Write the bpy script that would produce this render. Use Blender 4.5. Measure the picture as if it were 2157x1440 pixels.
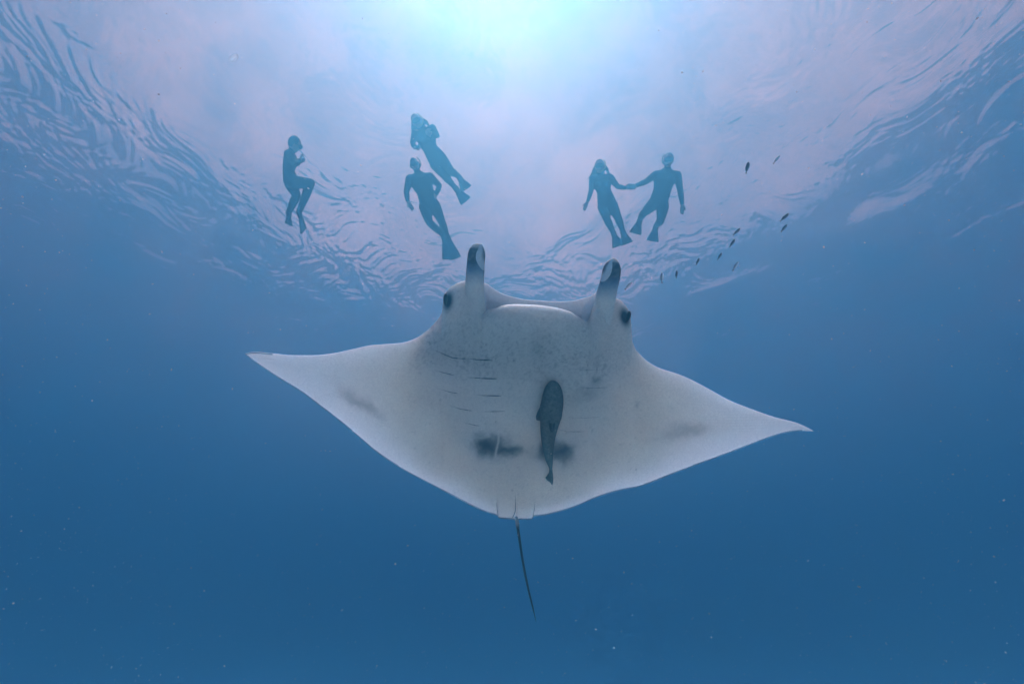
import bpy, bmesh, math, random
import numpy as np
from mathutils import Vector, Matrix

# ------------------------------------------------------------------ clear
for o in list(bpy.data.objects):
    bpy.data.objects.remove(o)
sc = bpy.context.scene
C = sc.collection
R = math.radians

# ------------------------------------------------------------------ camera
CAM = Vector((0.0, 0.0, -8.6))          # water surface is z = 0
PITCH = R(35.0)
LENS = 16.0
cd = bpy.data.cameras.new('camera')
cam = bpy.data.objects.new('camera', cd)
C.objects.link(cam)
cam.location = CAM
cam.rotation_euler = (R(90) + PITCH, 0, 0)
cd.lens = LENS
cd.sensor_width = 36.0
cd.clip_start = 0.02
cd.clip_end = 2000.0
sc.camera = cam
PW, PH = 2157.0, 1440.0
FPX = LENS / 36.0 * PW
FWD = Vector((0, math.cos(PITCH), math.sin(PITCH)))
UPV = Vector((0, -math.sin(PITCH), math.cos(PITCH)))
RGT = Vector((1, 0, 0))

def ray(px, py):
    x = (px - PW / 2) / FPX
    y = (PH / 2 - py) / FPX
    return (FWD + RGT * x + UPV * y)

def on_plane(px, py, p0, n):
    d = ray(px, py)
    t = (p0 - CAM).dot(n) / d.dot(n)
    return CAM + d * t

def at_depth(px, py, dist):
    return CAM + ray(px, py).normalized() * dist

# ------------------------------------------------------------------ sky, sun, exposure
SUN_EL, SUN_AZ = R(83.0), R(-12.0)      # azimuth from +Y towards +X
CLOUD_OFF = (2.6, 1.9, 0.5)
w = bpy.data.worlds.new('World')
sc.world = w
w.use_nodes = True
nt = w.node_tree
nt.nodes.clear()
wo = nt.nodes.new('ShaderNodeOutputWorld')
bg = nt.nodes.new('ShaderNodeBackground')
sky = nt.nodes.new('ShaderNodeTexSky')
sky.sky_type = 'NISHITA'
sky.sun_disc = False
sky.sun_elevation = SUN_EL
sky.sun_rotation = SUN_AZ
sky.air_density = 1.0
sky.dust_density = 2.0
tc = nt.nodes.new('ShaderNodeTexCoord')
nz = nt.nodes.new('ShaderNodeTexNoise')
nz.inputs['Scale'].default_value = 3.4
nz.inputs['Detail'].default_value = 8
nz.inputs['Roughness'].default_value = 0.72
rmp = nt.nodes.new('ShaderNodeValToRGB')
rmp.color_ramp.elements[0].color = (.26, .26, .26, 1)
rmp.color_ramp.elements[0].position = 0.37
rmp.color_ramp.elements[1].position = 0.60
mixc = nt.nodes.new('ShaderNodeMixRGB')
mixc.inputs['Color2'].default_value = (22.5, 9.6, 7.4, 1)     # bright broken cloud
mp = nt.nodes.new('ShaderNodeMapping')
mp.inputs['Location'].default_value = CLOUD_OFF
nt.links.new(tc.outputs['Generated'], mp.inputs['Vector'])
nt.links.new(mp.outputs['Vector'], nz.inputs['Vector'])
nt.links.new(nz.outputs['Fac'], rmp.inputs['Fac'])
nt.links.new(rmp.outputs['Color'], mixc.inputs['Fac'])
nt.links.new(sky.outputs['Color'], mixc.inputs['Color1'])
nt.links.new(mixc.outputs['Color'], bg.inputs['Color'])
bg.inputs['Strength'].default_value = 0.055
w.cycles.sampling_method = 'NONE'
nt.links.new(bg.outputs['Background'], wo.inputs['Surface'])

sd = bpy.data.lights.new('sun', 'SUN')
sd.energy = 5.0
sd.angle = R(0.53)
sd.color = (1.0, 0.69, 0.58)
sun = bpy.data.objects.new('sun', sd)
C.objects.link(sun)
sdir = Vector((math.sin(SUN_AZ) * math.cos(SUN_EL), math.cos(SUN_AZ) * math.cos(SUN_EL), math.sin(SUN_EL)))
sun.rotation_euler = sdir.to_track_quat('Z', 'Y').to_euler()
sun.location = (0, 0, 30)

sc.view_settings.view_transform = 'Standard'
sc.view_settings.look = 'None'
sc.view_settings.gamma = 1.0
sc.view_settings.exposure = 0.90
sc.cycles.max_bounces = 6
sc.cycles.diffuse_bounces = 2
sc.cycles.glossy_bounces = 2
sc.cycles.transmission_bounces = 3
sc.cycles.transparent_max_bounces = 12
sc.cycles.volume_bounces = 2
sc.cycles.sample_clamp_indirect = 6.0
sc.cycles.use_adaptive_sampling = True
sc.cycles.adaptive_threshold = 0.03
sc.cycles.use_denoising = True
sc.cycles.denoiser = 'OPENIMAGEDENOISE'

# ------------------------------------------------------------------ helpers
def new_mat(name):
    m = bpy.data.materials.new(name)
    m.use_nodes = True
    m.node_tree.nodes.clear()
    out = m.node_tree.nodes.new('ShaderNodeOutputMaterial')
    return m, m.node_tree, out

def tag(o, label=None, cat=None, group=None, kind=None):
    if label: o['label'] = label
    if cat: o['category'] = cat
    if group: o['group'] = group
    if kind: o['kind'] = kind
    return o

def mesh_obj(name, verts, faces, mat=None, parent=None, smooth=True):
    me = bpy.data.meshes.new(name)
    me.from_pydata([tuple(v) for v in verts], [], faces)
    if smooth:
        me.polygons.foreach_set('use_smooth', [True] * len(me.polygons))
    me.update()
    o = bpy.data.objects.new(name, me)
    C.objects.link(o)
    if mat: me.materials.append(mat)
    if parent is not None: o.parent = parent
    return o

def empty(name, loc=(0, 0, 0)):
    o = bpy.data.objects.new(name, None)
    o.empty_display_size = 0.1
    C.objects.link(o)
    o.location = loc
    return o

def grid_faces(nu, nv, wrap_v=False):
    f = []
    for i in range(nu - 1):
        for j in range(nv if wrap_v else nv - 1):
            k = (j + 1) % nv
            f.append((i * nv + j, i * nv + k, (i + 1) * nv + k, (i + 1) * nv + j))
    return f

# ------------------------------------------------------------------ water surface
def build_surface():
    def axis(lo, hi, step, far):
        a = list(np.arange(lo, hi, step))
        s, x = step, hi
        while x < far:
            a.append(x); s *= 1.12; x += s
        a.append(far)
        s, x, b = step, lo, []
        while x > -far:
            s *= 1.12; x -= s; b.append(max(x, -far))
        return np.array(b[::-1] + a)
    xs = axis(-12.5, 12.5, .036, 90.0)
    ys = axis(-1.0, 12.0, .036, 90.0)
    X, Y = np.meshgrid(xs, ys, indexing='ij')
    Z = np.zeros_like(X)
    rng = np.random.RandomState(5)
    # wind sea: long swell to short chop, headings spread about one bearing, all phases warped
    wx = X + .5 * np.sin(.9 * Y + .4 * X) + .22 * np.sin(2.3 * X - 1.7 * Y) + .1 * np.sin(4.1 * Y + 2.9 * X + 1)
    wy = Y + .5 * np.sin(.8 * X - .5 * Y + 2) + .22 * np.sin(2.0 * Y + 2.1 * X) + .1 * np.sin(5.0 * X - 3.1 * Y)
    gust = .55 + .45 * (np.sin(.55 * X + .8) * np.sin(.47 * Y + .3 * X + 2.0))
    for lam, amp, cnt in WAVES:
        for k in range(cnt):
            a = R(62) + rng.normal(0, .75)
            l = lam * rng.uniform(.7, 1.35)
            kx, ky = 2 * math.pi / l * math.cos(a), 2 * math.pi / l * math.sin(a)
            q = np.sin(kx * wx + ky * wy + rng.uniform(0, 6.28))
            Z += amp * rng.uniform(.5, 1.1) * (q + .4 * q * q) * (gust if lam < 1 else 1.0)
    Z -= Z.mean()
    V = np.stack([X, Y, Z], -1).reshape(-1, 3)
    m, t_, out = new_mat('water_surface')
    N = t_.nodes
    gl = N.new('ShaderNodeBsdfGlass')
    gl.inputs['IOR'].default_value = 1.33
    gl.inputs['Roughness'].default_value = 0.13
    tr = N.new('ShaderNodeBsdfTransparent')
    mx = N.new('ShaderNodeMixShader')
    # Fresnel: past the critical angle nothing passes straight through either
    fr = N.new('ShaderNodeFresnel')
    fr.inputs['IOR'].default_value = 1.33
    ma = N.new('ShaderNodeMath'); ma.operation = 'MULTIPLY_ADD'
    ma.inputs[1].default_value = 0.12
    ma.inputs[2].default_value = 0.62
    L = t_.links.new
    L(fr.outputs[0], ma.inputs[0])
    L(ma.outputs[0], mx.inputs[0])
    L(tr.outputs[0], mx.inputs[1])
    L(gl.outputs[0], mx.inputs[2])
    L(mx.outputs[0], out.inputs['Surface'])
    o = mesh_obj('water_surface', V, grid_faces(len(xs), len(ys)), m)
    if o.data.polygons[0].normal.z < 0:      # normals point up, into the air
        o.data.flip_normals()
    tag(o, 'rippled sea surface seen from below with bright sky through it', kind='structure')
    return o

WAVES = ((6.0, .013, 5), (3.0, .0065, 7), (1.5, .0036, 9), (.75, .0020, 11), (.36, .0017, 16), (.19, .0014, 18), (.13, .0009, 18))
surface = build_surface()

# ------------------------------------------------------------------ unseen sand bed, added below the frame to bounce light onto the belly
def build_bounce_bed():
    n = 90
    t = np.linspace(-1, 1, n)
    s = np.sinh(t * 3) / np.sinh(3)
    X, Y = np.meshgrid(s * 92, s * 92, indexing='ij')
    Z = -10.0 + (.16 * np.sin(.35 * X + .2 * Y) + .10 * np.sin(.8 * Y - .3 * X) + .04 * np.sin(2.3 * X + 1.2 * Y)) * 1.0
    m, t_, out = new_mat('bounce_sand')
    N = t_.nodes
    b = N.new('ShaderNodeBsdfPrincipled')
    nz = N.new('ShaderNodeTexNoise'); nz.inputs['Scale'].default_value = .6; nz.inputs['Detail'].default_value = 8
    r = N.new('ShaderNodeValToRGB')
    r.color_ramp.elements[0].color = (.72, .67, .56, 1)
    r.color_ramp.elements[1].color = (.82, .79, .69, 1)
    r.color_ramp.elements[0].position = .3; r.color_ramp.elements[1].position = .7
    tc = N.new('ShaderNodeTexCoord')
    t_.links.new(tc.outputs['Object'], nz.inputs['Vector'])
    t_.links.new(nz.outputs['Fac'], r.inputs['Fac'])
    t_.links.new(r.outputs['Color'], b.inputs['Base Color'])
    b.inputs['Roughness'].default_value = .95
    t_.links.new(b.outputs[0], out.inputs['Surface'])
    o = mesh_obj('bounce_bed', np.stack([X, Y, Z], -1).reshape(-1, 3), grid_faces(n, n), m)
    tag(o, 'unseen pale sand bed added to bounce light upward', kind='structure')
build_bounce_bed()

# ------------------------------------------------------------------ the water itself: one closed even volume
def build_haze():
    m, t_, out = new_mat('sea_water')
    N = t_.nodes
    # clear-water scattering: blue, in all directions
    a = N.new('ShaderNodeVolumePrincipled')
    # fine suspended matter: nearly neutral, strongly forward
    a.inputs['Color'].default_value = HZ_A_COL
    a.inputs['Absorption Color'].default_value = HZ_A_ABS
    a.inputs['Density'].default_value = HZ_A_DEN
    a.inputs['Anisotropy'].default_value = 0.0
    last = a
    for col, den, g in HZ_B:
        b = N.new('ShaderNodeVolumePrincipled')
        b.inputs['Color'].default_value = col
        b.inputs['Absorption Color'].default_value = (1, 1, 1, 1)
        b.inputs['Density'].default_value = den
        b.inputs['Anisotropy'].default_value = g
        ad = N.new('ShaderNodeAddShader')
        t_.links.new(last.outputs[0], ad.inputs[0])
        t_.links.new(b.outputs[0], ad.inputs[1])
        last = ad
    t_.links.new(last.outputs[0], out.inputs['Volume'])
    x, y0, y1, z0, z1 = 96, -96, 100, -11.3, 0.8
    v = [(-x, y0, z0), (x, y0, z0), (x, y1, z0), (-x, y1, z0), (-x, y0, z1), (x, y0, z1), (x, y1, z1), (-x, y1, z1)]
    f = [(0, 3, 2, 1), (4, 5, 6, 7), (0, 1, 5, 4), (1, 2, 6, 5), (2, 3, 7, 6), (3, 0, 4, 7)]
    o = mesh_obj('haze', v, f, m, smooth=False)
    tag(o, 'clear blue sea water fading distant things', kind='stuff')
# scattering and absorption per metre (r, g, b)
SIG_S = (0.000, 0.0095, 0.028)
SIG_A = (0.132, 0.069, 0.020)
HZ_A_DEN = max(s + a for s, a in zip(SIG_S, SIG_A))
HZ_A_COL = tuple(s / HZ_A_DEN for s in SIG_S) + (1,)
HZ_A_ABS = tuple(max(0.0, 1 - a / HZ_A_DEN / (1 - s / HZ_A_DEN)) ** 2 for s, a in zip(SIG_S, SIG_A)) + (1,)
HZ_B = (((0.0, 0.78, 0.95, 1), 0.076, 0.84), ((1.0, 0.0, 0.0, 1), 0.018, 0.94))
build_haze()

# ------------------------------------------------------------------ manta ray
def interp(pts, X):
    a = np.array(pts, float)
    return np.interp(X, a[:, 0], a[:, 1])

def pchip(pts, X):
    a = np.array(pts, float)
    x, y = a[:, 0], a[:, 1]
    h = np.diff(x); d = np.diff(y) / h
    m = np.zeros_like(y)
    for i in range(1, len(x) - 1):
        if d[i - 1] * d[i] > 0:
            w1, w2 = 2 * h[i] + h[i - 1], h[i] + 2 * h[i - 1]
            m[i] = (w1 + w2) / (w1 / d[i - 1] + w2 / d[i])
    m[0], m[-1] = d[0], d[-1]
    X = np.clip(X, x[0], x[-1])
    k = np.clip(np.searchsorted(x, X) - 1, 0, len(x) - 2)
    t = (X - x[k]) / h[k]
    return ((2 * t**3 - 3 * t**2 + 1) * y[k] + (t**3 - 2 * t**2 + t) * h[k] * m[k]
            + (-2 * t**3 + 3 * t**2) * y[k + 1] + (t**3 - t**2) * h[k] * m[k + 1])

def sstep(a, b, x):
    t = np.clip((np.asarray(x, float) - a) / (b - a), 0, 1)
    return t * t * (3 - 2 * t)

# outline of the animal as it hangs in front of the camera (photo coordinates, laid out on its own tilted plane below)
LE = [(517, 744.5), (528, 742), (540, 741.5), (572, 744), (615, 748), (661, 748), (701, 744), (744, 735), (782, 727), (816, 724.5), (845, 722),
      (874, 713), (899.5, 696), (917, 679), (930, 661), (934, 650), (935.5, 632), (938, 619), (943, 611), (950.5, 604), (965, 595.5), (982, 590.6), (1000, 593),
      (1018.6, 599), (1030.7, 608.5), (1050, 621), (1074.5, 629.5), (1099, 635.6), (1135, 638.6), (1171, 640.5), (1203, 639.5), (1230, 633),
      (1249.6, 623.5), (1259, 616.5), (1275, 617.5), (1293, 625), (1303, 630), (1312, 637), (1319, 645), (1324, 654), (1327, 668), (1328.5, 690), (1331, 714), (1334, 724), (1340, 737), (1350, 748),
      (1361.5, 759), (1389, 775), (1423, 786), (1456, 799.5), (1493, 819), (1539, 844), (1585, 862), (1631, 878), (1677, 890), (1698, 898.5), (1713, 907)]
TE = [(517, 745.5), (525, 752), (552, 772), (592, 798), (638, 826.6), (672.5, 852.5), (715.6, 885.5), (758.7, 921.5), (787, 946), (825, 973), (862, 995),
      (902, 1016), (945.5, 1039), (988.6, 1062), (1017, 1075), (1045, 1084), (1047.5, 1085), (1049.5, 1088.5), (1068, 1090.5), (1080, 1092), (1088, 1094), (1097, 1092), (1110, 1092), (1121, 1091.5), (1124, 1087), (1127, 1086.5), (1147, 1084), (1178, 1076.5), (1211.6, 1066),
      (1251, 1049), (1294, 1035), (1355, 1021), (1416.6, 997), (1478, 974), (1533, 954), (1585, 934), (1625, 919), (1661, 909.5), (1692, 906.5), (1713, 907.5)]
LIP = [(1000, 593), (1012, 628), (1021, 652.6), (1028, 650), (1046, 646), (1055.6, 642), (1069.5, 639), (1090, 638), (1118, 638.7), (1139, 640.5), (1167, 644.5),
       (1188, 649.4), (1201.7, 654), (1211, 660), (1222.5, 667), (1236.5, 674.5), (1247, 650), (1259, 616.5)]

M_C = at_depth(1112, 850, 3.05)
v_ = (M_C - CAM).normalized()
up_ = (UPV - v_ * UPV.dot(v_)).normalized()
rt_ = v_.cross(up_)
ROLL, TILT = R(5.5), R(24)
upr = up_ * math.cos(ROLL) + rt_ * math.sin(ROLL)
E_X = rt_ * math.cos(ROLL) - up_ * math.sin(ROLL)
E_Y = upr * math.cos(TILT) - v_ * math.sin(TILT)       # towards the nose (leans to the camera)
E_Z = v_ * math.cos(TILT) + upr * math.sin(TILT)       # dorsal side
FRAME = np.array([E_X, E_Y, E_Z])                       # rows
ORG = np.array(M_C)

def camber(x):
    ax = np.abs(x)
    return .10 * (ax / 1.7) ** 2.2 - .05 * np.exp(-(ax / .5) ** 2) + .06 * sstep(1.2, 1.9, ax)

def px_to_local(px, py, zoff=0.0):
    """photo point -> (x, y) on the animal's own curved middle sheet (+ zoff towards the back)"""
    px = np.asarray(px, float); py = np.asarray(py, float)
    X = (px - PW / 2) / FPX; Y = (PH / 2 - py) / FPX
    d = np.array(FWD)[None] + X[:, None] * np.array(RGT)[None] + Y[:, None] * np.array(UPV)[None]
    dl = d @ FRAME.T
    ol = (np.array(CAM) - ORG) @ FRAME.T
    x = np.zeros(len(px))
    for _ in range(12):
        z = camber(x) + zoff
        t = (z - ol[2]) / dl[:, 2]
        x = ol[0] + t * dl[:, 0]
    return x, ol[1] + t * dl[:, 1]

def local_to_world(P):
    return P @ FRAME + ORG

def world_to_px(W):
    d = np.asarray(W) - np.array(CAM)
    f = d @ np.array(FWD)
    return PW / 2 + FPX * (d @ np.array(RGT)) / f, PH / 2 - FPX * (d @ np.array(UPV)) / f

def vnoise(x, y, seed=0, octaves=4):
    out = np.zeros_like(x, dtype=float); amp = 1.0; tot = 0
    rng = np.random.RandomState(seed)
    for o in range(octaves):
        tab = rng.rand(256, 256)
        xi, yi = np.floor(x).astype(int), np.floor(y).astype(int)
        fx, fy = x - xi, y - yi
        fx = fx * fx * (3 - 2 * fx); fy = fy * fy * (3 - 2 * fy)
        g = lambda i, j: tab[i % 256, j % 256]
        out += amp * ((g(xi, yi) * (1 - fx) + g(xi + 1, yi) * fx) * (1 - fy) + (g(xi, yi + 1) * (1 - fx) + g(xi + 1, yi + 1) * fx) * fy)
        tot += amp; amp *= .5; x = x * 2.03 + 7.1; y = y * 2.03 + 3.7
    return out / tot

BELLY = np.array((.95, .84, .72))
SPOT = np.array((.012, .034, .058))
def skin_colour(px, py):
    """markings of the belly: dark gill and abdomen blotches, freckled throat, faint wing smudges"""
    n = len(px)
    nA = vnoise(px / 26., py / 26., 1)
    nB = vnoise(px / 9., py / 9., 2)
    nC = vnoise(px / 3.2, py / 3.2, 3, 2)
    nD = vnoise(px / 4.5, py / 4.5, 5, 2)
    nE = vnoise(px / 55., py / 55., 6, 2)
    wx = px + (nA - .5) * 26 + (nB - .5) * 10
    wy = py + (vnoise(px / 24., py / 24., 7) - .5) * 22 + (vnoise(px / 9., py / 9., 8) - .5) * 9
    def blob(cx, cy, rx, ry, ang=0, p=2.0):
        c, s = math.cos(R(ang)), math.sin(R(ang))
        u = ((wx - cx) * c + (wy - cy) * s) / rx
        v = (-(wx - cx) * s + (wy - cy) * c) / ry
        return np.exp(-(u * u + v * v) ** (p / 2))
    d = np.zeros(n)
    rng_ = np.random.RandomState(77)
    for a, k in ((blob(1022, 937, 25, 22, 8, 2.6), .92), (blob(1048, 938, 24, 24, 0, 2.4), .62), (blob(1072, 946, 27, 12, 8, 2.4), .82), (blob(1044, 921, 24, 10, 0, 3), .35),
                 (blob(1143, 953, 22, 16, -5, 2.4), .75), (blob(1186, 946, 25, 16, -22, 2.4), .85), (blob(1190, 962, 19, 16, 0, 2.4), .62), (blob(1160, 942, 24, 22, 0, 3), .4),
                 (blob(752, 843, 46, 14, 36), .46), (blob(785, 866, 26, 9, 36), .25), (blob(1438, 911, 58, 17, -12), .34), (blob(1462, 905, 25, 9, -12), .2),
                 (blob(1258, 803, 13, 11), .48), (blob(1240, 828, 18, 14), .26), (blob(1340, 857, 9, 9), .25), (blob(1215, 842, 26, 18), .14),
                 (blob(1132, 733, 18, 34, 4), .22)):
        d = 1 - (1 - d) * (1 - a * k)
    # freckled grey throat and gill field
    throat = np.clip(blob(1100, 745, 150, 75, 6) * .9 + blob(960, 720, 80, 60) * .6 + blob(1250, 745, 75, 65) * .6 + blob(905, 740, 45, 40) * .5, 0, 1)
    fr = sstep(.50, .82, nD * .3 + nC * .5 + nE * .25)
    d = 1 - (1 - d) * (1 - throat * (.22 + .36 * fr))
    body = np.exp(-((px - 1112) / 330.) ** 4)
    d = 1 - (1 - d) * (1 - .16 * body * sstep(.58, .8, nC * .6 + nB * .4))
    # single dark flecks and small scars over the belly
    for k in range(46):
        cx, cy, rr = rng_.uniform(860, 1380), rng_.uniform(690, 1050), rng_.uniform(.9, 2.0)
        d = 1 - (1 - d) * (1 - rng_.uniform(.2, .55) * np.exp(-((px - cx) / rr) ** 2 - ((py - cy) / rr) ** 2))
    # scratch across the left blotch
    sx = np.interp(py, [905, 930, 946, 966], [1051, 1050, 1046, 1042])
    scar = np.exp(-((px - sx) / 2.2) ** 2) * ((py > 906) & (py < 966))
    d *= 1 - .8 * scar
    d *= 1 - .5 * np.exp(-((px - 1012) / 9) ** 2 - ((py - 922) / 1.6) ** 2)
    base = BELLY[None] * (.93 + .14 * (vnoise(px / 60., py / 60., 11) - .5) * 1.3)[:, None]
    yel = np.exp(-((px - 1108) / 40) ** 2 - ((py - 930) / 45) ** 2)[:, None]
    base = base * (1 - yel * .10 * np.array((0, .35, 1.0))[None])
    return base * (1 - d)[:, None] + SPOT[None] * d[:, None]

def skin_material(name, wgt, rad):
    m, t_, out = new_mat(name)
    N = t_.nodes
    at = N.new('ShaderNodeAttribute'); at.attribute_name = 'skin'
    b = N.new('ShaderNodeBsdfPrincipled')
    b.inputs['Roughness'].default_value = .55
    b.inputs['Specular IOR Level'].default_value = .25
    b.inputs['Subsurface Weight'].default_value = wgt
    b.inputs['Subsurface Radius'].default_value = (1.0, .95, .92)
    b.inputs['Subsurface Scale'].default_value = rad
    nz = N.new('ShaderNodeTexNoise'); nz.inputs['Scale'].default_value = 160; nz.inputs['Detail'].default_value = 3
    tc = N.new('ShaderNodeTexCoord')
    bp = N.new('ShaderNodeBump'); bp.inputs['Strength'].default_value = .25; bp.inputs['Distance'].default_value = .004
    L = t_.links.new
    L(tc.outputs['Object'], nz.inputs['Vector'])
    L(nz.outputs['Fac'], bp.inputs['Height'])
    L(bp.outputs['Normal'], b.inputs['Normal'])
    # fine grain of the hide
    n2 = N.new('ShaderNodeTexNoise'); n2.inputs['Scale'].default_value = 75; n2.inputs['Detail'].default_value = 6; n2.inputs['Roughness'].default_value = .75
    mr = N.new('ShaderNodeMapRange'); mr.inputs[1].default_value = .3; mr.inputs[2].default_value = .62; mr.inputs[3].default_value = .84; mr.inputs[4].default_value = 1.05
    sc_ = N.new('ShaderNodeVectorMath'); sc_.operation = 'SCALE'
    L(tc.outputs['Object'], n2.inputs['Vector']); L(n2.outputs['Fac'], mr.inputs[0]); L(mr.outputs[0], sc_.inputs['Scale'])
    L(at.outputs['Color'], sc_.inputs[0])
    L(sc_.outputs[0], b.inputs['Base Color'])
    L(b.outputs[0], out.inputs['Surface'])
    return m
SSS_W, SSS_R = 1.0, .16
SKIN = skin_material('manta_skin', SSS_W, SSS_R)
SKIN_DENSE = skin_material('manta_skin_dense', .25, .012)

def set_skin(o, cols):
    a = o.data.color_attributes.new('skin', 'FLOAT_COLOR', 'POINT')
    c = np.ones((len(o.data.vertices), 4), np.float32)
    c[:, :3] = cols
    a.data.foreach_set('color', c.ravel())

GILLS = (([(913, 735), (932, 744), (955, 753), (983, 755)], 1.3), ([(983, 755), (1005, 756.5), (1038, 758)], 1.6),
         ([(915, 779), (935, 784), (958, 790)], 1.0), ([(985, 794), (1010, 795.5), (1047, 796.5)], 1.5),
         ([(926, 818), (945, 824), (965, 828)], .9), ([(1003, 831.5), (1028, 832), (1057, 832.5)], 1.3),
         ([(950, 855), (970, 860), (995, 864.5)], .9), ([(1017, 866), (1040, 865.5), (1063, 865)], 1.0),
         ([(978, 889), (995, 893), (1010, 896)], .9),
         ([(1213, 813), (1240, 817), (1280, 815)], .6), ([(1175, 903), (1195, 908), (1230, 908)], .6), ([(1204, 776), (1240, 779), (1275, 777)], .35), ([(1196, 878), (1230, 880), (1262, 877)], .35))

def build_manta():
    root = empty('manta_ray', M_C)
    tag(root, 'white-bellied manta ray gliding overhead with spread wings and two horn-like head fins', 'manta ray')
    # stations across the span: evenly along the outline so steep stretches of the head get enough of them
    xs = np.linspace(517, 1713, 6000)
    le = pchip(LE, xs); te = pchip(TE, xs)
    ds = np.abs(np.diff(xs)) + .55 * np.abs(np.diff(le)) + .15 * np.abs(np.diff(te))
    ds *= np.where((xs[1:] > 900) & (xs[1:] < 1350), 1.5, 1.0)
    cum = np.concatenate([[0], np.cumsum(ds)])
    NS = 460
    S = np.interp(np.linspace(0, cum[-1], NS), cum, xs)
    le = pchip(LE, S); te = pchip(TE, S)
    te = np.maximum(te, le + .8)
    lip = np.where((S > 1000) & (S < 1259), pchip(LIP, S), le)
    m = sstep(1008, 1026, S) * (1 - sstep(1228, 1252, S))
    xL, yL = px_to_local(S, le, 0)
    xl, yl = px_to_local(S, lip, 0)
    xT, yT = px_to_local(S, te, 0)
    xm = .5 * (xL + xT)
    ax = np.abs(xm)
    chord = np.maximum(yL - yT, .003)
    core = np.exp(-(ax / .62) ** 2.6)
    head = sstep(900, 945, S) * (1 - sstep(1322, 1350, S))
    tv = .120 * core + .032 * np.exp(-(ax / 1.1) ** 2) + .005
    td = .155 * core + .034 * np.exp(-(ax / 1.1) ** 2) + .005
    tv = np.minimum(tv, chord * .16); td = np.minimum(td, chord * .2)
    NV, NM, ND = 210, 34, 80
    V, COLS = [], []
    v1 = np.linspace(0, 1, NV) ** 1.25                    # ventral, 0 = front lip .. 1 = trailing edge
    vd = np.linspace(0, 1, ND) ** 1.4
    for i in range(NS):
        h = camber(np.array([xm[i]]))[0]
        a = .50 - .14 * head[i]; b = 1.05
        vm = a / (a + b)
        def prof(v):
            return (v ** a * (1 - v) ** b) / (vm ** a * (1 - vm) ** b)
        edge = .0035
        hz = camber(xl[i] + (xT[i] - xl[i]) * v1)
        zl = -edge - .030 * m[i]
        zu = edge + .055 * m[i]
        zv = hz - tv[i] * prof(v1) + zl * (1 - v1) ** 14 - edge * v1 * 0
        zv -= edge * (1 - (1 - v1) ** 14)
        yv = yl[i] + (yT[i] - yl[i]) * v1
        xv = xl[i] + (xT[i] - xl[i]) * v1
        # shallow fin rays towards the wing tips
        ray_m = sstep(.85, 1.45, ax[i]) * np.sin(np.pi * np.clip(v1, 0, 1)) ** .6
        zv += ray_m * .0005 * np.sin(2 * np.pi * (yv / .021) + 3 * np.sin(xv * 2))
        # low relief of the gill chamber and throat
        tvent = np.stack([xv, yv, zv], 1)[::-1]
        t = np.linspace(0, 1, NM + 2)[1:-1]
        ya = yl[i] + (yL[i] - yl[i]) * t - m[i] * .24 * np.sin(np.pi * t) ** .55
        xa = xl[i] + (xL[i] - xl[i]) * t
        za = camber(xa) + zl + (zu - zl) * t
        mouth = np.stack([xa, ya, za], 1)
        hz = camber(xL[i] + (xT[i] - xL[i]) * vd)
        zd = hz + td[i] * prof(vd) + zu * (1 - vd) ** 14 + edge * (1 - (1 - vd) ** 14)
        dors = np.stack([xL[i] + (xT[i] - xL[i]) * vd, yL[i] + (yT[i] - yL[i]) * vd, zd], 1)
        loop = np.concatenate([tvent, mouth, dors])
        V.append(loop)
    NL = NV + NM + ND
    V = np.array(V).reshape(-1, 3)
    W = local_to_world(V)
    px, py = world_to_px(W)
    idx = np.tile(np.arange(NL), NS)
    # low lips in front of the gill openings and the plates beside the vent
    lift = np.zeros(len(W))
    for pts, wd in GILLS:
        a = np.array(pts, float)
        f = (px - a[0, 0]) / (a[-1, 0] - a[0, 0])
        yy = np.interp(px, a[:, 0], a[:, 1])
        dy = yy - py
        lift += np.where((f > 0) & (f < 1) & (dy > -.6) & (dy < 22), .0055 * wd * np.sin(np.pi * np.clip(f, 0, 1)) ** .6 * np.clip(1 - dy / 22, 0, 1) ** 1.6, 0)
    pel = sstep(1046, 1050, px - (py - 1060) * .06) * (1 - sstep(1122, 1126, px + (py - 1060) * .1)) * sstep(1035, 1062, py)
    lift += .007 * pel * (1 - .7 * np.exp(-((px - 1086) / 3) ** 2))
    W = W - np.where(idx < NV, lift, 0)[:, None] * np.array(E_Z)[None]
    col = skin_colour(px, py)
    idx = np.tile(np.arange(NL), NS)
    st = np.repeat(np.arange(NS), NL)
    # dark back; it wraps round the rear rim and, near the left tip, round the front rim
    vv = np.where(idx < NV, v1[::-1][np.clip(idx, 0, NV - 1)], 0)
    rim = (idx < NV) & ((1 - vv) * chord[st] < .011) & (S[st] < 1690)
    rim |= (idx < NV) & (vv * chord[st] < .009) & (S[st] < 575)
    vdd = vd[np.clip(idx - NV - NM, 0, ND - 1)]
    back = (idx >= NV + NM) & (vdd * chord[st] > .075)
    back |= (idx >= NV + NM) & (vdd * chord[st] > .004) & (S[st] < 600)
    backc = np.array((.018, .022, .030))
    lite = (idx >= NV) & (idx < NV + NM)
    col[lite] = np.array((.66, .68, .70))
    col[back] = backc
    col[(idx >= NV + NM) & ~back] = np.array((.74, .73, .70))
    col[rim] = np.array((.03, .04, .055))
    # dark patch of skin round each eye
    for cx, cy, rx, ry, ang in ((944, 634, 10, 20, 10), (1316, 668, 10.5, 19, -12)):
        c, s = math.cos(R(ang)), math.sin(R(ang))
        u = ((px - cx) * c + (py - cy) * s) / rx; v = (-(px - cx) * s + (py - cy) * c) / ry
        k = np.clip(1.25 * np.exp(-(u * u + v * v) ** 1.3), 0, 1) * (idx < NV + NM + 10)
        col = col * (1 - k[:, None]) + np.array((.02, .03, .05)) * k[:, None]
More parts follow.
